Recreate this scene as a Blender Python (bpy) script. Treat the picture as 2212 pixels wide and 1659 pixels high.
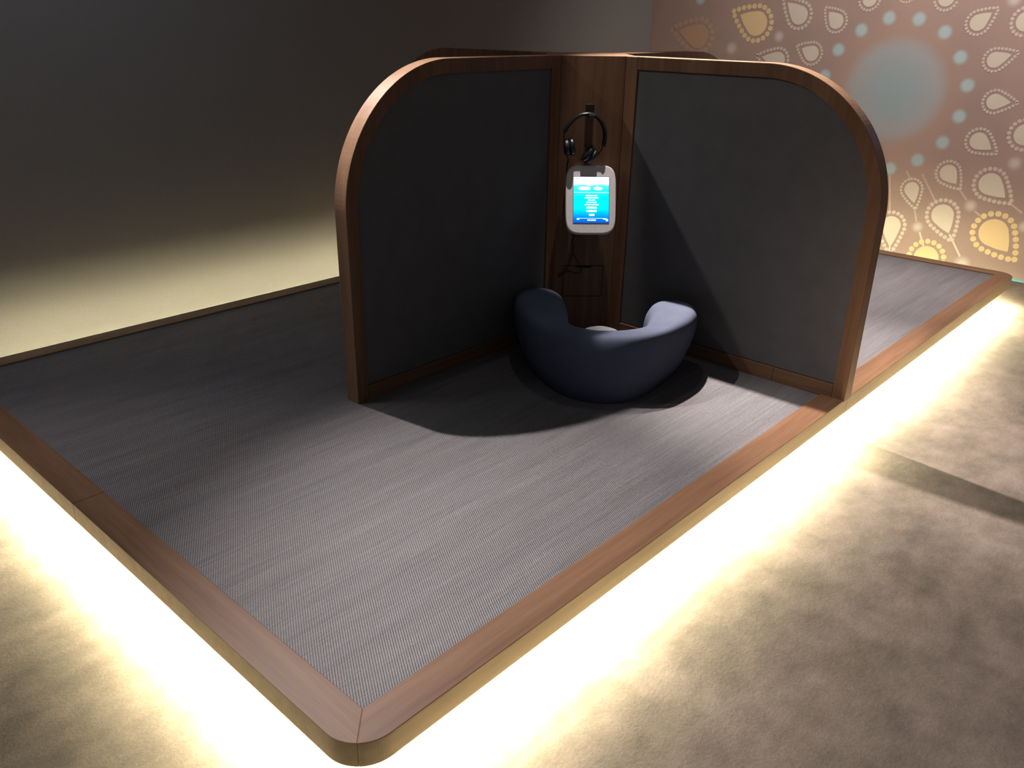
import bpy, bmesh, math, random
from mathutils import Vector, Matrix
random.seed(4)
S = bpy.context.scene
for o in list(bpy.data.objects): bpy.data.objects.remove(o, do_unlink=True)
COL = S.collection

# ------------------------------------------------------------------ camera, world, lamps, exposure
PH = 0.15                       # height of the platform top above the floor
cam = bpy.data.cameras.new('camera'); cam.sensor_width = 36.0; cam.lens = 1796.54 / 2212 * 36
co = bpy.data.objects.new('camera', cam); COL.objects.link(co)
co.matrix_world = Matrix(((0.67782, 0.28513, -0.67769, -0.7024), (-0.73507, 0.28210, -0.61652, -1.0078),
                          (0.01539, 0.91604, 0.40080, PH + 1.2), (0, 0, 0, 1)))
cam.clip_start = 0.05
S.camera = co
S.view_settings.view_transform = 'Standard'; S.view_settings.look = 'None'
S.view_settings.exposure = 0.0; S.view_settings.gamma = 1.0; S.view_settings.use_curve_mapping = False
w = bpy.data.worlds.new('world'); S.world = w; w.use_nodes = True
w.node_tree.nodes['Background'].inputs[0].default_value = (0.90, 0.93, 1.0, 1)
w.node_tree.nodes['Background'].inputs[1].default_value = 0.088

def spot(name, loc, aim, energy, angle, blend=1.0, color=(1, 1, 1), radius=0.03):
    l = bpy.data.lights.new(name, 'SPOT'); l.energy = energy; l.spot_size = math.radians(angle)
    l.spot_blend = blend; l.color = color; l.shadow_soft_size = radius
    o = bpy.data.objects.new(name, l); COL.objects.link(o)
    o.location = (loc[0], loc[1], loc[2] + PH)
    d = Vector((aim[0] - loc[0], aim[1] - loc[1], aim[2] - loc[2]))
    o.rotation_euler = d.to_track_quat('-Z', 'Y').to_euler()
    return o
# a row of ceiling spots along the back wall, downlights further forward, and added fill spots
spot('ceiling_spot', (0.70, 2.28, 2.9), (0.84, -0.40, 0), 980, 46, 1.0, (1.0, 0.92, 0.90))
spot('ceiling_spot', (-0.87, 2.28, 2.9), (-0.25, 0.95, 0), 150, 44, 1.0, (1.0, 0.93, 0.90))  # added fill lamp, brightens the dim left end of the deck
spot('ceiling_spot', (2.27, 1.56, 2.9), (2.20, 0.08, 0), 1500, 34, 1.0, (1.0, 0.90, 0.84))
spot('ceiling_spot', (3.84, 2.28, 2.9), (3.30, 0.25, 0), 900, 36, 1.0, (1.0, 0.92, 0.90))
spot('ceiling_spot', (-0.30, 2.51, 2.9), (2.03, 0.30, 0.7), 100, 32, 1.0, (1.0, 0.96, 0.92))
spot('ceiling_downlight', (2.05, 1.20, 2.9), (1.45, 0.75, 0), 10, 60, 1.0, (1.0, 0.93, 0.86))
spot('ceiling_downlight', (1.86, 0.92, 2.9), (1.910, 0.950, 0.55), 260, 10, 0.6, (1.0, 0.90, 0.85), 0.012)
spot('ceiling_downlight', (2.6, -1.9, 2.9), (2.5, -1.6, 0), 12, 72, 1.0, (1.0, 0.82, 0.74), 0.1)
spot('back_wall_fill', (0.2, 1.75, 2.9), (0.2, 2.66, 1.2), 46, 120, 1.0, (0.80, 0.88, 1.0), 0.1)  # added unseen lamp that lifts the dark upper back wall
spot('mural_washer', (3.1, 0.2, 2.9), (4.75, 0.65, 1.0), 330, 110, 1.0, (1.0, 0.90, 0.84), 0.1)

bl = bpy.data.lights.new('blue_accent_lamp', 'POINT'); bl.energy = 3.0; bl.color = (0.45, 0.5, 1.0); bl.shadow_soft_size = 0.06
blo = bpy.data.objects.new('blue_accent_lamp', bl); COL.objects.link(blo); blo.location = (4.35, -0.85, 1.72 + PH)

# ------------------------------------------------------------------ helpers
def link(name, me, mats, parent=None):
    o = bpy.data.objects.new(name, me); COL.objects.link(o)
    for m in (mats if isinstance(mats, (list, tuple)) else [mats]): me.materials.append(m)
    if parent: o.parent = parent
    return o
def from_bm(name, bm, mats, parent=None, smooth=False, bevel=0, seg=2):
    bmesh.ops.recalc_face_normals(bm, faces=bm.faces)
    me = bpy.data.meshes.new(name); bm.to_mesh(me); bm.free()
    if smooth:
        for p in me.polygons: p.use_smooth = True
    o = link(name, me, mats, parent)
    if bevel:
        b = o.modifiers.new('bevel', 'BEVEL'); b.width = bevel; b.segments = seg; b.limit_method = 'ANGLE'
        b.angle_limit = math.radians(40)
    return o
def box(bm, x0, x1, y0, y1, z0, z1):
    v = [bm.verts.new(p) for p in [(x0, y0, z0), (x1, y0, z0), (x1, y1, z0), (x0, y1, z0), (x0, y0, z1), (x1, y0, z1), (x1, y1, z1), (x0, y1, z1)]]
    for f in [(0, 3, 2, 1), (4, 5, 6, 7), (0, 1, 5, 4), (1, 2, 6, 5), (2, 3, 7, 6), (3, 0, 4, 7)]: bm.faces.new([v[i] for i in f])
def prism(bm, poly, fn0, fn1):
    a = [bm.verts.new(fn0(*p)) for p in poly]; b = [bm.verts.new(fn1(*p)) for p in poly]
    n = len(poly)
    bm.faces.new(a); bm.faces.new(b[::-1])
    for i in range(n): bm.faces.new([a[i], b[i], b[(i + 1) % n], a[(i + 1) % n]])
def catmull(pts, n=8, closed=False):
    pts = [Vector(p) for p in pts]; out = []; N = len(pts)
    for i in range(N if closed else N - 1):
        g = (lambda k: pts[k % N]) if closed else (lambda k: pts[max(0, min(N - 1, k))])
        p0, p1, p2, p3 = g(i - 1), g(i), g(i + 1), g(i + 2)
        for k in range(n):
            t = k / n
            out.append(0.5 * ((2 * p1) + (p2 - p0) * t + (2 * p0 - 5 * p1 + 4 * p2 - p3) * t * t + (3 * p1 - p0 - 3 * p2 + p3) * t ** 3))
    if not closed: out.append(pts[-1])
    return out
def tube(bm, pts, r, seg=10, closed=False, flat=None):
    """round (or flattened: flat=(r_normal, r_side)) tube along pts"""
    pts = [Vector(p) for p in pts]; rings = []; N = len(pts)
    up = Vector((0.13, 0.2, 0.97))
    for i, p in enumerate(pts):
        d = (pts[(i + 1) % N] - pts[i - 1]) if closed else (pts[min(N - 1, i + 1)] - pts[max(0, i - 1)])
        d.normalize(); ref = flat[2] if flat else up
        a = d.cross(ref).normalized(); b = a.cross(d).normalized()
        ra, rb = (flat[0], flat[1]) if flat else (r, r)
        rings.append([bm.verts.new(p + a * ra * math.cos(2 * math.pi * k / seg) + b * rb * math.sin(2 * math.pi * k / seg)) for k in range(seg)])
    for i in range(N if closed else N - 1):
        A, B = rings[i], rings[(i + 1) % N]
        for k in range(seg): bm.faces.new([A[k], A[(k + 1) % seg], B[(k + 1) % seg], B[k]])
    if not closed: bm.faces.new(rings[0]); bm.faces.new(rings[-1])
def empty(name, loc, label, cat, group=None):
    o = bpy.data.objects.new(name, None); COL.objects.link(o); o.location = loc; o.empty_display_size = 0.1
    o['label'] = label; o['category'] = cat
    if group: o['group'] = group
    return o
def adopt(parent, o):
    """parent o keeping its world placement (parents here are only translated)"""
    o.parent = parent; o.matrix_parent_inverse = Matrix.Translation(-parent.location)
    return o

# ------------------------------------------------------------------ materials
def mat(name):
    m = bpy.data.materials.new(name); m.use_nodes = True
    nt = m.node_tree; return m, nt, nt.nodes, nt.links, nt.nodes['Principled BSDF']
def setv(b, **k):
    for a, v in k.items(): b.inputs[a.replace('_', ' ')].default_value = v
def coord(nt, scale=(1, 1, 1), rot=(0, 0, 0), kind='Object'):
    tc = nt.nodes.new('ShaderNodeTexCoord'); mp = nt.nodes.new('ShaderNodeMapping')
    mp.inputs['Scale'].default_value = scale; mp.inputs['Rotation'].default_value = rot
    nt.links.new(tc.outputs[kind], mp.inputs[0]); return mp.outputs[0]
def noise(nt, vec, scale, detail=4, rough=.55):
    n = nt.nodes.new('ShaderNodeTexNoise'); n.inputs['Scale'].default_value = scale
    n.inputs['Detail'].default_value = detail; n.inputs['Roughness'].default_value = rough
    nt.links.new(vec, n.inputs['Vector']); return n.outputs['Fac']
def ramp(nt, fac, stops):
    r = nt.nodes.new('ShaderNodeValToRGB'); nt.links.new(fac, r.inputs[0]); e = r.color_ramp.elements
    while len(e) < len(stops): e.new(0.5)
    for q, (p, c) in zip(e, stops): q.position = p; q.color = (*c, 1) if len(c) == 3 else c
    return r.outputs[0]
def mixc(nt, fac, a, b, mode='MIX'):
    m = nt.nodes.new('ShaderNodeMix'); m.data_type = 'RGBA'; m.blend_type = mode
    for s, v in ((m.inputs[0], fac), (m.inputs[6], a), (m.inputs[7], b)):
        if hasattr(v, 'links'): nt.links.new(v, s)
        else: s.default_value = v if not isinstance(v, tuple) else (*v, 1)
    return m.outputs[2]
def math_n(nt, op, *a):
    m = nt.nodes.new('ShaderNodeMath'); m.operation = op
    for i, v in enumerate(a):
        if hasattr(v, 'links'): nt.links.new(v, m.inputs[i])
        else: m.inputs[i].default_value = v
    return m.outputs[0]
def bump(nt, b, h, strength, dist=.002):
    n = nt.nodes.new('ShaderNodeBump'); n.inputs['Strength'].default_value = strength; n.inputs['Distance'].default_value = dist
    nt.links.new(h, n.inputs['Height']); nt.links.new(n.outputs[0], b.inputs['Normal'])
def wood(name, axis, dark=(.118, .056, .028), light=(.210, .112, .060)):
    m, nt, N, L, b = mat(name)
    sc = [34, 34, 34]; sc[axis] = 1.6
    v = coord(nt, tuple(sc))
    f1 = noise(nt, v, 1.0, 6, .6)
    sc2 = [7, 7, 7]; sc2[axis] = .7
    f2 = noise(nt, coord(nt, tuple(sc2)), 1.0, 3)
    sc3 = [260, 260, 260]; sc3[axis] = 8
    f3 = noise(nt, coord(nt, tuple(sc3)), 1.0, 2)
    f = math_n(nt, 'ADD', math_n(nt, 'MULTIPLY', f1, .5), math_n(nt, 'ADD', math_n(nt, 'MULTIPLY', f2, .35), math_n(nt, 'MULTIPLY', f3, .15)))
    c = ramp(nt, f, [(.36, dark), (.62, light)])
    L.new(c, b.inputs['Base Color']); setv(b, Roughness=.46); b.inputs['Specular IOR Level'].default_value = .28
    bump(nt, b, f3, .08, .001)
    return m
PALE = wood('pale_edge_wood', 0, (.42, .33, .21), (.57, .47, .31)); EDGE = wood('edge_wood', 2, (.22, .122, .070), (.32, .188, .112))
WX, WY, WZ = wood('wood_x', 0), wood('wood_y', 1), wood('wood_z', 2)

def deck_mat():
    m, nt, N, L, b = mat('woven_vinyl')
    tc = N.new('ShaderNodeTexCoord'); sp = N.new('ShaderNodeSeparateXYZ'); L.new(tc.outputs['Object'], sp.inputs[0])
    x, y = sp.outputs[0], sp.outputs[1]
    ang = math.radians(59.5); k = 2 * math.pi / .0055
    nrm = math_n(nt, 'ADD', math_n(nt, 'MULTIPLY', x, math.sin(ang) * k), math_n(nt, 'MULTIPLY', y, -math.cos(ang) * k))
    rib = math_n(nt, 'MULTIPLY_ADD', math_n(nt, 'SINE', nrm), .5, .5)
    row = math_n(nt, 'MULTIPLY_ADD', math_n(nt, 'SINE', math_n(nt, 'MULTIPLY', y, 2 * math.pi / .0047)), .5, .5)
    wv = math_n(nt, 'MULTIPLY', rib, math_n(nt, 'MULTIPLY_ADD', row, .35, .65))
    streak = noise(nt, coord(nt, (1.1, 16, 1)), 1.0, 4, .6)
    thread = noise(nt, coord(nt, (4, 190, 1)), 1.0, 2, .6)
    hue = noise(nt, coord(nt, (2.2, 13, 1)), 1.0, 2)
    sparkle = noise(nt, coord(nt, (1, 1, 1)), 420, 1)
    base = ramp(nt, streak, [(.30, (.138, .132, .138)), (.52, (.176, .168, .174)), (.72, (.202, .192, .198))])
    base = mixc(nt, math_n(nt, 'MULTIPLY', ramp(nt, hue, [(.40, (0, 0, 0)), (.62, (1, 1, 1))]), .35), base, (.192, .155, .147))
    base = mixc(nt, 1.0, base, ramp(nt, thread, [(.3, (.75, .75, .75)), (.7, (1.1, 1.1, 1.1))]), 'MULTIPLY')
    base = mixc(nt, 1.0, base, ramp(nt, wv, [(0, (.42, .41, .41)), (1, (1.18, 1.18, 1.20))]), 'MULTIPLY')
    base = mixc(nt, 1.0, base, ramp(nt, sparkle, [(.35, (.85, .85, .85)), (.7, (1.25, 1.25, 1.25))]), 'MULTIPLY')
    L.new(base, b.inputs['Base Color']); setv(b, Roughness=.55); b.inputs['Specular IOR Level'].default_value = .45
    bump(nt, b, wv, .55, .0012)
    return m
DECK = deck_mat()

def fabric(name, col, weave=900, rough=.9, sheen=.0):
    m, nt, N, L, b = mat(name)
    f = noise(nt, coord(nt), weave, 2, .7); g = noise(nt, coord(nt), 14, 3)
    c = mixc(nt, 1.0, col, ramp(nt, f, [(.3, (.8, .8, .8)), (.7, (1.2, 1.2, 1.2))]), 'MULTIPLY')
    c = mixc(nt, 1.0, c, ramp(nt, g, [(.3, (.94, .94, .94)), (.7, (1.06, 1.06, 1.06))]), 'MULTIPLY')
    L.new(c, b.inputs['Base Color']); setv(b, Roughness=rough); b.inputs['Specular IOR Level'].default_value = .15
    b.inputs['Sheen Weight'].default_value = sheen; b.inputs['Sheen Roughness'].default_value = .5
    bump(nt, b, f, .15, .001); return m
PANEL = fabric('panel_fabric', (.112, .105, .106))
SEATF = fabric('seat_fabric', (.100, .112, .162), 1100, .9, .0)
PADF = fabric('seat_pad_fabric', (.30, .30, .34), 1100, .9, .1)
def plain(name, col, rough=.5, metal=0, spec=.5, amp=.05):
    m, nt, N, L, b = mat(name)
    f = noise(nt, coord(nt), 60, 3)
    c = mixc(nt, 1.0, col, ramp(nt, f, [(.3, (1 - amp,) * 3), (.7, (1 + amp,) * 3)]), 'MULTIPLY')
    L.new(c, b.inputs['Base Color']); setv(b, Roughness=rough, Metallic=metal); b.inputs['Specular IOR Level'].default_value = spec
    return m
BLACK = plain('black_plastic', (.012, .012, .013), .45)
LEATHER = plain('black_leatherette', (.010, .011, .013), .3)
STEEL = plain('dark_steel', (.06, .06, .06), .35, 1)
WHITE = plain('white_plastic', (.72, .68, .66), .35)
PLINTH = plain('plinth_paint', (.25, .22, .18), .8)
GAP = plain('dark_gap', (.008, .007, .006), .9)
def emit(name, col, st):
    m = bpy.data.materials.new(name); m.use_nodes = True; nt = m.node_tree; nt.nodes.remove(nt.nodes['Principled BSDF'])
    e = nt.nodes.new('ShaderNodeEmission'); e.inputs[0].default_value = (*col, 1); e.inputs[1].default_value = st
    nt.links.new(e.outputs[0], nt.nodes['Material Output'].inputs[0]); return m, nt, e
LED, _, _ = emit('led_strip_light', (1.0, .93, .60), 780)
LEDW, _, _ = emit('led_strip_wall_side', (1.0, .93, .60), 350)

def floor_mat():
    m, nt, N, L, b = mat('mottled_floor')
    a = noise(nt, coord(nt, (1, 1, 1)), 2.2, 8, .62); d = noise(nt, coord(nt, (1, 1.4, 1)), 9, 6, .65); g = noise(nt, coord(nt), 120, 4, .7)
    f = math_n(nt, 'ADD', math_n(nt, 'MULTIPLY', a, .6), math_n(nt, 'MULTIPLY', d, .4))
    c = ramp(nt, f, [(.36, (.076, .060, .048)), (.5, (.132, .103, .083)), (.64, (.192, .151, .125))])
    c = mixc(nt, 1.0, c, ramp(nt, g, [(.3, (.88, .88, .88)), (.7, (1.1, 1.1, 1.1))]), 'MULTIPLY')
    L.new(c, b.inputs['Base Color']); setv(b, Roughness=.75); b.inputs['Specular IOR Level'].default_value = .25
    bump(nt, b, math_n(nt, 'ADD', g, math_n(nt, 'MULTIPLY', d, 2)), .35, .003); return m
def wall_mat():
    m, nt, N, L, b = mat('grey_wall_paint')
    f = noise(nt, coord(nt), 300, 2); c = ramp(nt, f, [(.3, (.165, .158, .150)), (.7, (.188, .180, .170))])
    L.new(c, b.inputs['Base Color']); setv(b, Roughness=.85); b.inputs['Specular IOR Level'].default_value = .2
    bump(nt, b, f, .08, .001); return m

# ------------------------------------------------------------------ room shell
def slab(name, x0, x1, y0, y1, z0, z1, m):
    bm = bmesh.new(); box(bm, x0, x1, y0, y1, z0, z1); o = from_bm(name, bm, m); o['kind'] = 'structure'; return o
XW, YW = 4.75, 2.665
slab('floor', -4.5, XW, -4.5, YW, -.05, 0, floor_mat())
slab('wall_back', -4.5, XW + .1, YW, YW + .1, -.05, 3.3, wall_mat())

BLUE = [(2.276, 1.354), (1.266, 1.063), (0.992, 1.246), (1.144, 1.177), (0.82, 1.242), (0.665, 1.175), (0.555, 1.046), (0.485, 0.899),
        (0.493, 0.73), (0.552, 0.578), (0.671, 0.463), (0.821, 0.395), (1.327, 0.909), (1.30, .72), (1.19, .55), (1.02, .44)]
WHT = [(2.001, 1.048, .05), (1.671, 1.13, .042), (0.347, 1.343, .045), (0.151, 0.504, .045), (0.324, 0.24, .042), (0.591, 0.069, .04), (0.023, 0.164, .04), (0.296, -0.104, .055)]
def mural_mat():
    m, nt, N, L, b = mat('mural_print')
    tc = N.new('ShaderNodeTexCoord'); sp = N.new('ShaderNodeSeparateXYZ'); L.new(tc.outputs['Object'], sp.inputs[0])
    cb = N.new('ShaderNodeCombineXYZ'); L.new(sp.outputs[1], cb.inputs[0]); L.new(sp.outputs[2], cb.inputs[1])
    p = cb.outputs[0]
    n1 = noise(nt, coord(nt), 1.3, 4); n2 = noise(nt, coord(nt), 350, 2)
    c = ramp(nt, n1, [(.35, (.275, .195, .168)), (.65, (.325, .225, .185))])
    c = mixc(nt, 1.0, c, ramp(nt, n2, [(.3, (.95, .95, .95)), (.7, (1.05, 1.05, 1.05))]), 'MULTIPLY')
    def soft(y, z, r0, r1):
        d = N.new('ShaderNodeVectorMath'); d.operation = 'DISTANCE'; L.new(p, d.inputs[0]); d.inputs[1].default_value = (y, z + PH, 0)
        mr = N.new('ShaderNodeMapRange'); mr.interpolation_type = 'SMOOTHSTEP'; L.new(d.outputs['Value'], mr.inputs[0])
        mr.inputs[1].default_value = r0; mr.inputs[2].default_value = r1; mr.inputs[3].default_value = 1; mr.inputs[4].default_value = 0
        return mr.outputs[0]
    halo = soft(.889, .846, .30, .48)
    c = mixc(nt, math_n(nt, 'MULTIPLY', halo, .3), c, (.37, .24, .175))
    c = mixc(nt, math_n(nt, 'MULTIPLY', soft(.889, .846, .235, .335), .95), c, mixc(nt, soft(.889, .846, .05, .28), (.300, .300, .300), (.245, .310, .330)))
    f = None
    for y, z in BLUE:
        s = soft(y, z, .018, .050); f = s if f is None else math_n(nt, 'MAXIMUM', f, s)
    c = mixc(nt, math_n(nt, 'MULTIPLY', f, .9), c, (.34, .44, .45))
    f = None
    for y, z, r in WHT:
        s = soft(y, z, r * .15, r * 1.1); f = s if f is None else math_n(nt, 'MAXIMUM', f, s)
    c = mixc(nt, math_n(nt, 'MULTIPLY', f, .75), c, (.50, .43, .40))
    L.new(c, b.inputs['Base Color']); setv(b, Roughness=.7); b.inputs['Specular IOR Level'].default_value = .25
    return m
wr = slab('wall_right', XW, XW + .1, -4.5, YW, -.05, 3.3, mural_mat())
CREAM = plain('mural_cream', (.50, .43, .35), .7, amp=.015); CREAMD = plain('mural_cream_bead', (.46, .375, .315), .7)
GOLD = plain('mural_gold', (.60, .43, .23), .7, amp=.015); GOLDD = plain('mural_gold_bead', (.58, .42, .22), .7)
BROWN = plain('mural_brown', (.38, .235, .15), .7); BROWND = plain('mural_brown_bead', (.36, .235, .17), .7)
STEM = plain('mural_stem', (.40, .295, .235), .7)
DROPS = [('gold',1.966,1.254,1.841,1.204,0.075),('brown',2.427,1.150,2.267,1.117,0.077),('cream',1.642,1.329,1.553,1.256,0.055),
('cream',1.363,1.276,1.307,1.224,0.044),('cream',1.774,1.003,1.660,0.987,0.051),('cream',1.504,1.063,1.435,1.035,0.046),
('cream',1.133,1.416,1.125,1.347,0.042),('cream',0.927,1.440,0.915,1.382,0.036),('cream',0.678,1.422,0.694,1.350,0.043),
('cream',0.442,1.278,0.501,1.227,0.043),('cream',0.206,1.320,0.264,1.236,0.050),('cream',0.296,1.070,0.373,1.039,0.041),
('cream',0.243,0.823,0.326,0.822,0.042),('cream',0.285,0.565,0.361,0.605,0.047),('cream',0.030,0.600,0.134,0.661,0.057),
('cream',0.638,0.209,0.670,0.289,0.043),('cream',0.427,0.353,0.484,0.410,0.047),('cream',0.155,0.311,0.248,0.376,0.061),
('cream',0.407,0.061,0.464,0.163,0.063),('cream',0.729,-0.083,0.748,0.053,0.058),('gold',0.072,0.010,0.170,0.105,0.079),
('gold',0.454,-0.240,0.504,-0.108,0.072),('cream',0.030,0.956,0.131,0.956,0.045)]
def drop_outline(ty, tz, cy, cz, r, n=40):
    """teardrop: circle of radius r round (cy,cz) joined to the tip with slightly bowed flanks"""
    d = Vector((ty - cy, tz - cz)); D = d.length; d.normalize(); e = Vector((-d.y, d.x))
    a = math.acos(min(.98, r / D)); pts = []
    for k in range(n + 1):
        th = a + (2 * math.pi - 2 * a) * k / n
        pts.append(Vector((cy, cz)) + d * (r * math.cos(th)) + e * (r * math.sin(th)))
    tip = Vector((ty, tz)); s, q = pts[-1], pts[0]
    out = list(pts)
    for A, B, sg in ((s, tip, 1), (tip, q, 1)):
        for k in range(1, 8):
            t = k / 8; p = A.lerp(B, t); nn = (p - Vector((cy, cz)));
            side = e * (1 if (p - Vector((cy, cz))).dot(e) > 0 else -1)
            out.append(p + side * (r * .07 * math.sin(math.pi * t)))
        if A is s: out.append(tip)
    return out
for kind, ty, tz, cy, cz, r in DROPS:
    m1, m2 = {'gold': (GOLD, GOLDD), 'cream': (CREAM, CREAMD), 'brown': (BROWN, BROWND)}[kind]
    ol = drop_outline(ty, tz, cy, cz, r)
    bm = bmesh.new(); prism(bm, [(p.x, p.y) for p in ol], lambda y, z: (XW - .0015, y, z + PH), lambda y, z: (XW + .001, y, z + PH))
    dm = from_bm('teardrop_motif', bm, m1, wr)
    # row of beads round the drop, evenly spaced on an enlarged outline
    off = r * .36 + .004; c = Vector((cy, cz)); t = Vector((ty, tz)); u = (t - c).normalized()
    big = drop_outline(*(t + u * off * 1.9), cy, cz, r + off)
    seg = [(big[i], big[(i + 1) % len(big)]) for i in range(len(big))]
    tot = sum((b - a).length for a, b in seg)
    nb = 21 if kind != 'cream' else 24
    if kind == 'brown': nb = 20
    br = tot / nb * .43; start = min(range(len(big)), key=lambda i: (big[i] - t).length)
    seg = seg[start:] + seg[:start]
    bm = bmesh.new(); acc = 0; want = 0
    for a, b in seg:
        ln = (b - a).length
        while want < nb and want * tot / nb <= acc + ln:
            p = a.lerp(b, (want * tot / nb - acc) / max(ln, 1e-6))
            cir = [(p.x + br * math.cos(2 * math.pi * k / 14), p.y + br * math.sin(2 * math.pi * k / 14)) for k in range(14)]
            prism(bm, cir, lambda y, z: (XW - .0015, y, z + PH), lambda y, z: (XW + .001, y, z + PH)); want += 1
        acc += ln
    from_bm('bead_border', bm, m2, dm)
for y0, z0, y1, z1 in [(0.814, 0.357, 0.771, 0.133), (0.722, 0.394, 0.683, 0.341), (0.632, 0.181, 0.603, 0.1), (0.572, 0.039, 0.533, -0.04),
        (0.627, 0.386, 0.524, 0.242), (0.402, 0.056, 0.316, -0.065), (0.407, 0.328, 0.35, 0.267), (0.295, 0.213, 0.257, 0.188), (0.121, 0.282, 0.051, 0.239), (0.731, -0.069, 0.723, -0.25)]:
    d = Vector((y1 - y0, z1 - z0)).normalized(); e = Vector((-d.y, d.x)) * .0055
    bm = bmesh.new(); prism(bm, [(y0 + e.x, z0 + e.y), (y0 - e.x, z0 - e.y), (y1 - e.x, z1 - e.y), (y1 + e.x, z1 + e.y)],
                            lambda y, z: (XW - .001, y, z + PH), lambda y, z: (XW + .001, y, z + PH))
    from_bm('stem_line', bm, CREAM if max(z0, z1) < .12 else STEM, wr)  # low stems coloured paler, LED glow painted into them
TEAL = plain('teal_trim_paint', (.10, .30, .33), .5);
slab('trim_1', XW - .008, XW, -4.5, YW, 0, .012, TEAL)

# ------------------------------------------------------------------ platform
LX, LY, RW, RT = 4.208, 2.302, .085, .058     # deck opening, rim width, rim thickness
DZ = PH - .006                                 # deck level, a little below the rim
plat = empty('platform', (LX / 2, LY / 2, 0), 'low rectangular wood-rimmed platform floating on warm under-edge light', 'platform')
R_ = .085
def arc(cx, cy, a0, a1, n=10): return [(cx + R_ * math.cos(a0 + (a1 - a0) * k / n), cy + R_ * math.sin(a0 + (a1 - a0) * k / n)) for k in range(n + 1)]
X0, X1, Y0, Y1 = -RW, LX + RW, -RW, LY + RW
pi = math.pi; g = .0006; MX, MY = 2.072, 1.133
A00 = lambda a, b: arc(X0 + R_, Y0 + R_, a, b); A10 = lambda a, b: arc(X1 - R_, Y0 + R_, a, b)
A11 = lambda a, b: arc(X1 - R_, Y1 - R_, a, b); A01 = lambda a, b: arc(X0 + R_, Y1 - R_, a, b)
boards = [
 ([(0, 0)] + A00(1.25 * pi, 1.5 * pi) + [(MX - g, Y0), (MX - g, 0)], WX),
 ([(MX + g, 0), (MX + g, Y0)] + A10(1.5 * pi, 1.75 * pi) + [(LX, 0)], WX),
 ([(LX, 0)] + A10(1.75 * pi, 2 * pi) + [(X1, MY - g), (LX, MY - g)], WY),
 ([(LX, MY + g), (X1, MY + g)] + A11(0, .25 * pi) + [(LX, LY)], WY),
 ([(LX, LY)] + A11(.25 * pi, .5 * pi) + [(MX + g, Y1), (MX + g, LY)], WX),
 ([(MX - g, LY), (MX - g, Y1)] + A01(.5 * pi, .75 * pi) + [(0, LY)], WX),
 ([(0, LY)] + A01(.75 * pi, pi) + [(X0, MY + g), (0, MY + g)], WY),
 ([(0, MY - g), (X0, MY - g)] + A00(pi, 1.25 * pi) + [(0, 0)], WY)]
for poly, m in boards:
    bm = bmesh.new(); prism(bm, poly, lambda x, y: (x, y, PH), lambda x, y: (x, y, PH - RT))
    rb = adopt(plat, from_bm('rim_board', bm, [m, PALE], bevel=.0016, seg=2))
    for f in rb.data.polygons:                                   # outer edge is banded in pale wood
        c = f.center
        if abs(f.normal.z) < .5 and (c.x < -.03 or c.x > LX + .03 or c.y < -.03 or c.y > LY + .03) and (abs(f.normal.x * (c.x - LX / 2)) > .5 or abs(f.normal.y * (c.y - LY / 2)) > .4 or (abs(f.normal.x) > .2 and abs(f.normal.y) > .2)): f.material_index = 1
bm = bmesh.new(); box(bm, 0, LX, 0, LY, PH - .04, DZ); adopt(plat, from_bm('woven_deck', bm, DECK))['label'] = 'grey woven vinyl deck with fine diagonal ribs'
bm = bmesh.new(); box(bm, .30, LX - .30, .30, LY - .30, 0, PH - .04); adopt(plat, from_bm('plinth', bm, PLINTH))
ins = -.068; zt = PH - RT - .001
for x0, x1, y0, y1 in [(0, LX, ins - .012, ins), (0, LX, LY - ins, LY - ins + .012), (ins - .012, ins, 0, LY), (LX - ins, LX - ins + .012, 0, LY)]:
    bm = bmesh.new(); box(bm, x0, x1, y0, y1, zt - .004, zt); ls = adopt(plat, from_bm('led_strip', bm, [WHITE, LEDW if y0 > LY or x0 > LX else LED]))
    wallside = y0 > LY or x0 > LX                                 # the strips facing the two walls also shine sideways
    for f in ls.data.polygons: f.material_index = 1 if f.normal.z < -.5 or (wallside and (f.normal.y > .5 or f.normal.x > .5)) else 0

# ------------------------------------------------------------------ cross-shaped partition
CX, CY, TH, U0, UL, H = 2.063, 1.133, .06, .2, 1.22, 1.090
R = .45; FW = .046
part = empty('study_partition', (CX, CY, DZ), 'cross-shaped wood-framed partition with rounded grey fabric wings standing on platform', 'partition')
def outline(inset, z0, n=44):
    """(u, z) from the inner end along the top, round the corner and down the outer edge"""
    pts = [(U0 + .053 if inset else U0 + .053, H - inset)]
    r = R - inset
    for k in range(n + 1):
        a = pi / 2 * (1 - k / n); pts.append((UL - R + r * math.cos(a), H - R + r * math.sin(a)))
    pts.append((UL - inset, z0)); return pts
def wing_part(name, polys, m, half, ang, bevel=.0025):
    bm = bmesh.new(); ca, sa = math.cos(ang), math.sin(ang)
    f = lambda w: (lambda u, z: (u * ca - w * sa, u * sa + w * ca, z))
    for poly in polys: prism(bm, poly, f(half), f(-half))
    o = from_bm(name, bm, m, part, bevel=bevel); return o
def band(bm_pts_out, bm_pts_in): return bm_pts_out + bm_pts_in[::-1]
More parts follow.
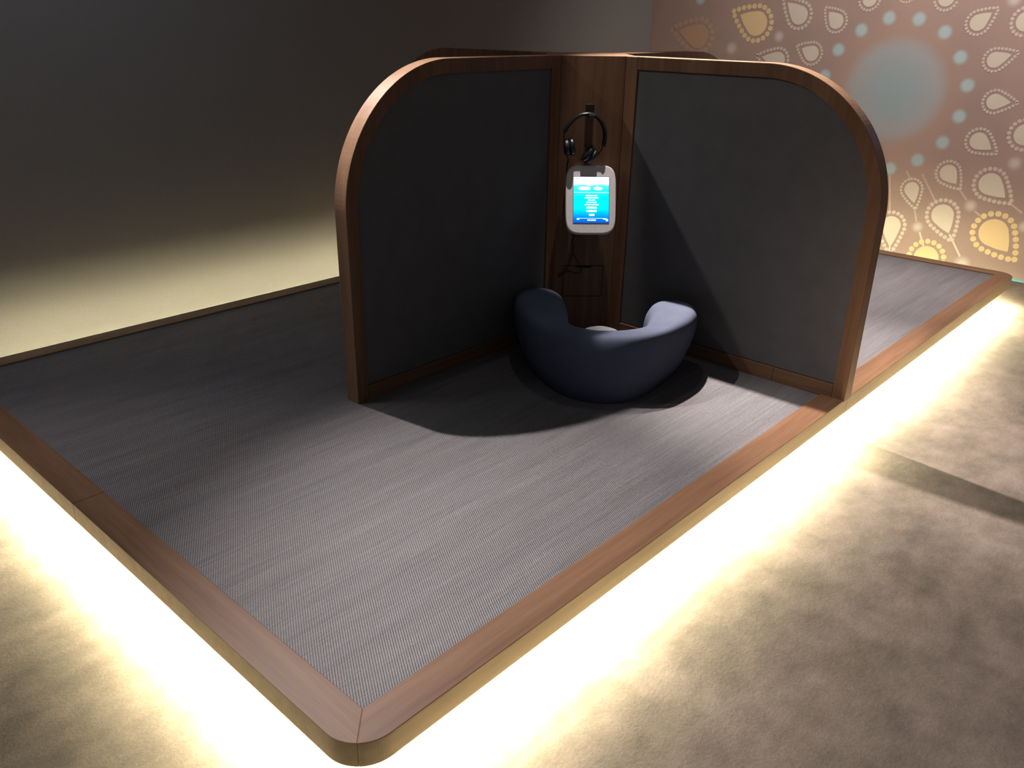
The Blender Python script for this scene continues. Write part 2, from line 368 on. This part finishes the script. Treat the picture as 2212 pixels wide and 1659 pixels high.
for ang in (pi, 1.5 * pi, 0, .5 * pi):
    mh = WX if abs(math.cos(ang)) > .5 else WY
    # curved edge frame as a lofted band so that the concave prism stays clean
    bm = bmesh.new(); ca, sa = math.cos(ang), math.sin(ang)
    O, I = outline(0, 0), outline(FW, 0)
    rings = []
    for (uo, zo), (ui, zi) in zip(O, I):
        q = []
        for (u, z), wv in (((uo, zo), TH / 2), ((uo, zo), -TH / 2), ((ui, zi), -TH / 2), ((ui, zi), TH / 2)):
            q.append(bm.verts.new((u * ca - wv * sa, u * sa + wv * ca, z)))
        rings.append(q)
    for A, B in zip(rings, rings[1:]):
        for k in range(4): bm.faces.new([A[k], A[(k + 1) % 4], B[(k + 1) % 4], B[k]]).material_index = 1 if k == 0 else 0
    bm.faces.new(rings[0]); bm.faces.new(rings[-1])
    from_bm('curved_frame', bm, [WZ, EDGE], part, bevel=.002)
    wing_part('inner_stile', [[(U0 + .0005, 0), (U0 + .053, 0), (U0 + .053, H), (U0 + .0005, H)]], WZ, TH / 2, ang)
    for a, b in ((U0 + .0535, .577), (.5778, .947), (.9478, UL - FW - .0005)):
        wing_part('bottom_rail', [[(a, 0), (b, 0), (b, .052), (a, .052)]], mh, TH / 2 - .0005, ang, .0012)
    pin = outline(FW - .001, .0535)
    wing_part('fabric_panel', [[(U0 + .0535, .0535)] + pin], PANEL, TH / 2 - .008, ang, .002)
bm = bmesh.new(); h_ = TH / 2
octo = [(U0, h_), (h_, U0), (-h_, U0), (-U0, h_), (-U0, -h_), (-h_, -U0), (h_, -U0), (U0, -h_)]
prism(bm, octo, lambda x, y: (x, y, 0), lambda x, y: (x, y, H - .0005))
colm = from_bm('column', bm, WZ, part, bevel=.0015)
# access hatch in the column: local frame on its diagonal face
TV = Vector((1, -1, 0)) / math.sqrt(2); NV = Vector((-1, -1, 0)) / math.sqrt(2)
FACE = Vector((-(U0 + h_) / 2, -(U0 + h_) / 2, 0))           # middle of the diagonal face, relative to partition origin
def face_prism(bm, poly, n0, n1):
    prism(bm, poly, lambda t, z: tuple(FACE + TV * t + NV * n0 + Vector((0, 0, z))), lambda t, z: tuple(FACE + TV * t + NV * n1 + Vector((0, 0, z))))
oz = PH - DZ
def rect(a, b, c, d): return [(a, c + oz), (b, c + oz), (b, d + oz), (a, d + oz)]
for r4 in ((-.0835, .0815, .280, .2825), (-.0835, .0815, .150, .153), (-.0835, -.081, .153, .280), (.079, .0815, .153, .280)):
    bm = bmesh.new(); face_prism(bm, rect(*r4), -.002, .0006); from_bm('hatch_gap', bm, GAP, colm)
bm = bmesh.new(); face_prism(bm, rect(-.0805, .0785, .1535, .2795), -.002, .0012); hatch = from_bm('access_hatch', bm, WZ, colm)
bm = bmesh.new(); face_prism(bm, rect(-.035, .032, .272, .283), -.002, .0022); from_bm('finger_slot', bm, GAP, colm, bevel=.002)
ORG = Vector((CX, CY, PH)) + FACE                              # world point on the face at rim level
def onface(t, z, n): return ORG + TV * t + NV * n + Vector((0, 0, z))

# ------------------------------------------------------------------ horseshoe lounge seat
SV = Vector((1, 1, 0)) / math.sqrt(2)
def seat_pt(t, s, z): return TV * t + SV * s + Vector((0, 0, z))
seat_o = seat_pt(.675, 1.60, DZ)
seat = empty('lounge_seat', seat_o, 'slate blue horseshoe-shaped upholstered seat on deck between the partition wings', 'seat')
# stations round the U: outer and inner edge at the top (t, s), inward lean of the foot, top height
K = [((.348, 1.88), (.572, 1.90), .060, .236), ((.346, 1.77), (.574, 1.77), .066, .240), ((.380, 1.60), (.562, 1.63), .064, .240), ((.458, 1.470), (.566, 1.553), .040, .237),
     ((.555, 1.402), (.612, 1.510), .008, .235), ((.655, 1.382), (.665, 1.498), -.010, .234), ((.755, 1.386), (.738, 1.505), .008, .235), ((.870, 1.435), (.798, 1.535), .050, .237),
     ((.985, 1.545), (.822, 1.610), .078, .240), ((1.045, 1.645), (.835, 1.710), .075, .242), ((1.060, 1.70), (.852, 1.76), .068, .238)]
def seat_mesh():
    n = 8; O = catmull([Vector((*k[0], 0)) for k in K], n); I = catmull([Vector((*k[1], 0)) for k in K], n)
    G = catmull([Vector((k[2], k[3], 0)) for k in K], n); st = []
    for o_, i_, g_ in zip(O, I, G): st.append(((o_ + i_) / 2, (i_ - o_) / 2, g_.x, g_.y, 1.0))
    def cap(first):
        c, hv, le, ht, _ = st[0] if first else st[-1]; c2 = st[3][0] if first else st[-4][0]
        d = Vector((-hv.y, hv.x, 0)).normalized()
        if d.dot(c - c2) < 0: d = -d
        out = []
        for k in range(1, 15):
            a = pi / 2 * k / 14; sh = max(math.cos(a), .03)
            out.append((c + d * hv.length * .92 * math.sin(a), hv * sh, le * sh, ht * (.93 + .07 * sh), sh))
        return out
    st = cap(True)[::-1] + st + cap(False)
    bm = bmesh.new(); rings = []; nprof = 40
    for c, hv, le, ht, sh in st:
        ring = []; L_ = hv.length * 1.03; u = hv.normalized()
        for k in range(nprof + 1):
            a = pi * k / nprof; cx_, cz_ = -math.cos(a), math.sin(a)
            X = math.copysign(abs(cx_) ** .40, cx_); Z = abs(cz_) ** .50; zs = Z ** .9
            off = X * (L_ - (le if X < 0 else .02 * sh) * (1 - zs))
            p = c + u * off
            if sh < 1:                                          # ends are tucked in at the foot as well
                p = p + (st[len(st) // 2][0] - c).normalized() * (.045 * (1 - zs) * (1 - sh))
            ring.append(bm.verts.new(seat_pt(p.x, p.y, DZ + Z * ht) - seat_o))
        rings.append(ring)
    for A, B in zip(rings, rings[1:]):
        for k in range(nprof): bm.faces.new([A[k], A[k + 1], B[k + 1], B[k]])
        bm.faces.new([A[nprof], A[0], B[0], B[nprof]])
    bm.faces.new(rings[0]); bm.faces.new(rings[-1])
    return bm
from_bm('horseshoe_back', seat_mesh(), SEATF, seat, smooth=True)
bm = bmesh.new(); ringsn = []
pc = (.675, 1.66)
for j, (rr, z) in enumerate([(.085, 0), (.100, .03), (.106, .09), (.102, .15), (.088, .195), (.066, .222), (.035, .238), (.004, .243)]):
    ringsn.append([bm.verts.new(seat_pt(pc[0] + rr * math.cos(2 * pi * k / 32), pc[1] + rr * .92 * math.sin(2 * pi * k / 32), DZ + z * .715) - seat_o) for k in range(32)])
for A, B in zip(ringsn, ringsn[1:]):
    for k in range(32): bm.faces.new([A[k], A[(k + 1) % 32], B[(k + 1) % 32], B[k]])
bm.faces.new(ringsn[0]); bm.faces.new(ringsn[-1])
from_bm('seat_pad', bm, PADF, seat, smooth=True)

# ------------------------------------------------------------------ tablet kiosk on the column
TILT = math.radians(20)
tc_ = onface(.004, .568, .086)
tab = empty('tablet_kiosk', tc_, 'white pillow-shaped tablet housing with lit teal screen fixed to wooden column', 'tablet')
UPV = Vector((0, 0, 1)) * math.cos(TILT) - NV * math.sin(TILT); OUT = NV * math.cos(TILT) + Vector((0, 0, 1)) * math.sin(TILT)
def tp(a, b, c): return TV * a + UPV * b + OUT * c
def superell(a, b, ex, n=72):
    o = []
    for k in range(n):
        th = 2 * pi * k / n; c, s = math.cos(th), math.sin(th)
        o.append((a * math.copysign(abs(c) ** (2 / ex), c), b * math.copysign(abs(s) ** (2 / ex), s)))
    return o
bm = bmesh.new(); rings = []
SWx, SWy, SO = .0690, .0875, (.001, -.001)
for sc, dz, inner in [(.90, -.030, 0), (.97, -.026, 0), (1.0, -.017, 0), (1.0, -.006, 0), (.985, -.001, 0), (.955, .001, 0)]:
    rings.append([bm.verts.new(tp(x * 1, y * 1, dz)) for x, y in superell(.0985 * sc if sc > .9 else .0985 - .01, .133 * sc if sc > .9 else .133 - .01, 5.2)])
for A, B in zip(rings, rings[1:]):
    for k in range(72): bm.faces.new([A[k], A[(k + 1) % 72], B[(k + 1) % 72], B[k]])
bm.faces.new(rings[0]); bm.faces.new(rings[-1])
from_bm('housing', bm, WHITE, tab, smooth=False)
bm = bmesh.new(); prism(bm, superell(.05, .06, 4, 24), lambda a, b: tuple(tp(a, b, -.028)), lambda a, b: tuple(TV * a + Vector((0, 0, b)) - NV * .086))
from_bm('mount_block', bm, BLACK, tab)
SCR, nt, e = emit('screen_glow', (1, 1, 1), 1.6)
tcn = nt.nodes.new('ShaderNodeTexCoord'); sp = nt.nodes.new('ShaderNodeSeparateXYZ'); nt.links.new(tcn.outputs['UV'], sp.inputs[0])
wob = noise(nt, tcn.outputs['UV'], 3.0, 2); hy = math_n(nt, 'ADD', sp.outputs[1], math_n(nt, 'MULTIPLY_ADD', wob, .10, -.05))
c = ramp(nt, hy, [(0.0, (.0, .10, .85)), (.07, (.0, .14, .9)), (.16, (.0, .30, .95)), (.30, (.0, .62, .95)), (.55, (.0, .72, .85)), (.70, (.02, .66, .72)), (.80, (.06, .75, .72)), (.86, (.9, 1, 1))])
nt.links.new(c, e.inputs[0])
bm = bmesh.new(); uvl = bm.loops.layers.uv.new('UVMap')
vs = [bm.verts.new(tp(SO[0] + a * SWx, SO[1] + b * SWy, .0018)) for a, b in ((-1, -1), (1, -1), (1, 1), (-1, 1))]
fc = bm.faces.new(vs)
for lp, uv in zip(fc.loops, ((0, 0), (1, 0), (1, 1), (0, 1))): lp[uvl].uv = uv
me = bpy.data.meshes.new('screen'); bm.to_mesh(me); bm.free(); scr = link('screen', me, SCR, tab); scr['label'] = 'lit teal and blue screen with rows of white text'
bm = bmesh.new()
fr = .0016
for a0, a1, b0, b1 in ((-SWx - fr, SWx + fr, SWy, SWy + fr), (-SWx - fr, SWx + fr, -SWy - fr, -SWy), (-SWx - fr, -SWx, -SWy, SWy), (SWx, SWx + fr, -SWy, SWy)):
    prism(bm, [(a0, b0), (a1, b0), (a1, b1), (a0, b1)], lambda a, b: tuple(tp(a + SO[0], b + SO[1], .0005)), lambda a, b: tuple(tp(a + SO[0], b + SO[1], .003)))
BEZ = plain('screen_edge', (.08, .10, .35), .4); from_bm('screen_edge', bm, BEZ, tab)
TXT, _, _ = emit('screen_text_white', (.95, 1, 1), 1.9)
bm = bmesh.new()
def bar(u0, u1, v, hgt, pts=None):                              # fractions of the screen, v down from the top
    X = lambda u: (u * 2 - 1) * SWx + SO[0]; Y = lambda q: (1 - q * 2) * SWy + SO[1]
    poly = pts and [(X(a), Y(b)) for a, b in pts] or [(X(u0), Y(v + hgt / 2)), (X(u1), Y(v + hgt / 2)), (X(u1), Y(v - hgt / 2)), (X(u0), Y(v - hgt / 2))]
    prism(bm, poly, lambda a, b: tuple(tp(a, b, .0019)), lambda a, b: tuple(tp(a, b, .0023)))
def words(u0, u1, v, hgt, n):                                   # a row of unreadably small words
    rs = random.Random(int(v * 1000)); u = u0; gaps = sorted(rs.uniform(u0, u1) for _ in range(n - 1)); edges = [u0] + gaps + [u1]
    for a, b in zip(edges, edges[1:]):
        if b - a > .02: bar(a + .004, b - .004, v, hgt)
bar(0, 0, 0, 0, [(.13, .25), (.17, .215), (.44, .215), (.49, .25), (.44, .288), (.17, .288)])
bar(0, 0, 0, 0, [(.56, .25), (.62, .215), (.74, .215), (.83, .25), (.76, .288), (.62, .288)])
bar(.02, .99, .34, .008)
for u0, u1, v in ((.33, .67, .408), (.31, .71, .457), (.40, .62, .507), (.36, .66, .555), (.31, .72, .606)): words(u0, u1, v, .022, 3)
for u0, u1, v in ((.37, .66, .67), (.37, .66, .745), (.42, .60, .83)): words(u0, u1, v, .042, 3)
bar(.10, .92, .905, .007); words(.39, .64, .945, .024, 2); bar(.10, .17, .925, .025); bar(.84, .93, .92, .018)
bar(0, 0, 0, 0, [(.95 + .035 * math.cos(2 * pi * k / 12), .94 + .028 * math.sin(2 * pi * k / 12)) for k in range(12)])
from_bm('screen_text', bm, TXT, scr)

# ------------------------------------------------------------------ headphones on their hook
hk_o = onface(-.006, .88, 0)
hook = empty('headphone_hook', hk_o, 'small black square hook screwed to wooden column above tablet', 'hook')
def hp(t, z, n): return onface(t, z, n) - hk_o
bm = bmesh.new(); prism(bm, [(-.021, .873), (.010, .873), (.010, .913), (-.021, .913)], lambda t, z: tuple(hp(t, z, 0)), lambda t, z: tuple(hp(t, z, .008)))
from_bm('back_plate', bm, BLACK, hook, bevel=.002)
bm = bmesh.new(); prism(bm, [(.000, .868), (.070, .868), (.074, .880), (.070, .880), (.066, .874), (.000, .874)],
                        lambda n, z: tuple(hp(-.016, z, n)), lambda n, z: tuple(hp(.005, z, n)))
from_bm('hook_arm', bm, BLACK, hook, bevel=.001)
hd_o = onface(-.02, .88, .045)
head = empty('headphones', hd_o, 'black padded over-ear headphones hanging from hook above tablet', 'headphones')
def hq(t, z, n): return onface(t, z, n) - hd_o
BAND = [(-0.104, 0.815), (-0.094, 0.835), (-0.076, 0.856), (-0.051, 0.875), (-0.021, 0.881), (0.007, 0.876), (0.029, 0.859), (0.044, 0.834), (0.05, 0.806), (0.049, 0.778), (0.046, 0.764)]
bp = catmull([hq(t, z, .045) for t, z in BAND], 6)
bm = bmesh.new(); tube(bm, bp, 0, 12, flat=(.0078, .013, NV)); from_bm('headband', bm, LEATHER, head, smooth=True)
for pts in ([(-.103, .818), (-.106, .800), (-.102, .778)], [(.046, .767), (.040, .750), (.026, .730)]):
    bm = bmesh.new(); tube(bm, catmull([hq(t, z, .045) for t, z in pts], 5), 0, 8, flat=(.002, .006, NV)); from_bm('slider', bm, STEEL, head, smooth=True)
def cup(t, z, ax, name, a, b, th, off, m, parent):
    """oval ear cup: disc of half length a / depth b, thickness th, its axis ax in the plane of the face"""
    bm = bmesh.new(); ax = Vector((ax[0], ax[1])).normalized(); pe = Vector((-ax.y, ax.x)); rs = []
    for x, sc in ((-1, .80), (-.7, .95), (-.2, 1), (.5, 1), (.85, .93), (1, .78)):
        ring = []
        for k in range(28):
            th_ = 2 * pi * k / 28; q = Vector((t, z)) + ax * (x * th + off) + pe * (a * sc * math.cos(th_))
            ring.append(bm.verts.new(hq(q.x, q.y, .045 + b * sc * math.sin(th_))))
        rs.append(ring)
    for A, B in zip(rs, rs[1:]):
        for k in range(28): bm.faces.new([A[k], A[(k + 1) % 28], B[(k + 1) % 28], B[k]])
    bm.faces.new(rs[0]); bm.faces.new(rs[-1]); return from_bm(name, bm, m, parent, smooth=True)
c1 = cup(-.094, .758, (1, .12), 'ear_cup', .031, .030, .010, 0, BLACK, head); cup(-.094, .758, (1, .12), 'ear_cushion', .034, .033, .0105, .0195, LEATHER, c1)
c2 = cup(.004, .724, (-.72, .55), 'ear_cup', .032, .030, .009, 0, BLACK, head); cup(.004, .724, (-.72, .55), 'ear_cushion', .036, .033, .0105, .0185, LEATHER, c2)
bm = bmesh.new(); tube(bm, catmull([hq(t, z, n) for t, z, n in [(-.091, .730, .045), (-.088, .72, .04), (-.084, .706, .025), (-.085, .69, .012), (-.085, .665, .006), (-.08, .58, .005), (-.074, .50, .005), (-.068, .46, .005)]], 6), .0026, 8)
from_bm('cable', bm, BLACK, head, smooth=True)
C2 = [(-0.061, 0.426), (-0.048, 0.398), (-0.055, 0.369), (-0.046, 0.334), (-0.056, 0.308), (-0.069, 0.27), (-0.082, 0.246), (-0.099, 0.236), (-0.103, 0.243), (-0.079, 0.254), (-0.057, 0.259), (-0.033, 0.252), (-0.016, 0.251), (-0.01, 0.267), (-0.027, 0.302), (-0.047, 0.337), (-0.044, 0.366), (-0.054, 0.389), (-0.038, 0.412), (-0.024, 0.426)]
cd_o = onface(-.05, .33, .008)
bm = bmesh.new(); n = len(C2); tube(bm, [p - cd_o for p in catmull([onface(t, z, .007 + .004 * math.sin(i * 1.9)) for i, (t, z) in enumerate(C2)], 6)], .0017, 8)
cord = from_bm('cord', bm, BLACK, smooth=True); cord.location = cd_o
cord['label'] = 'thin black twisted cord dangling in loop below tablet'; cord['category'] = 'cord'
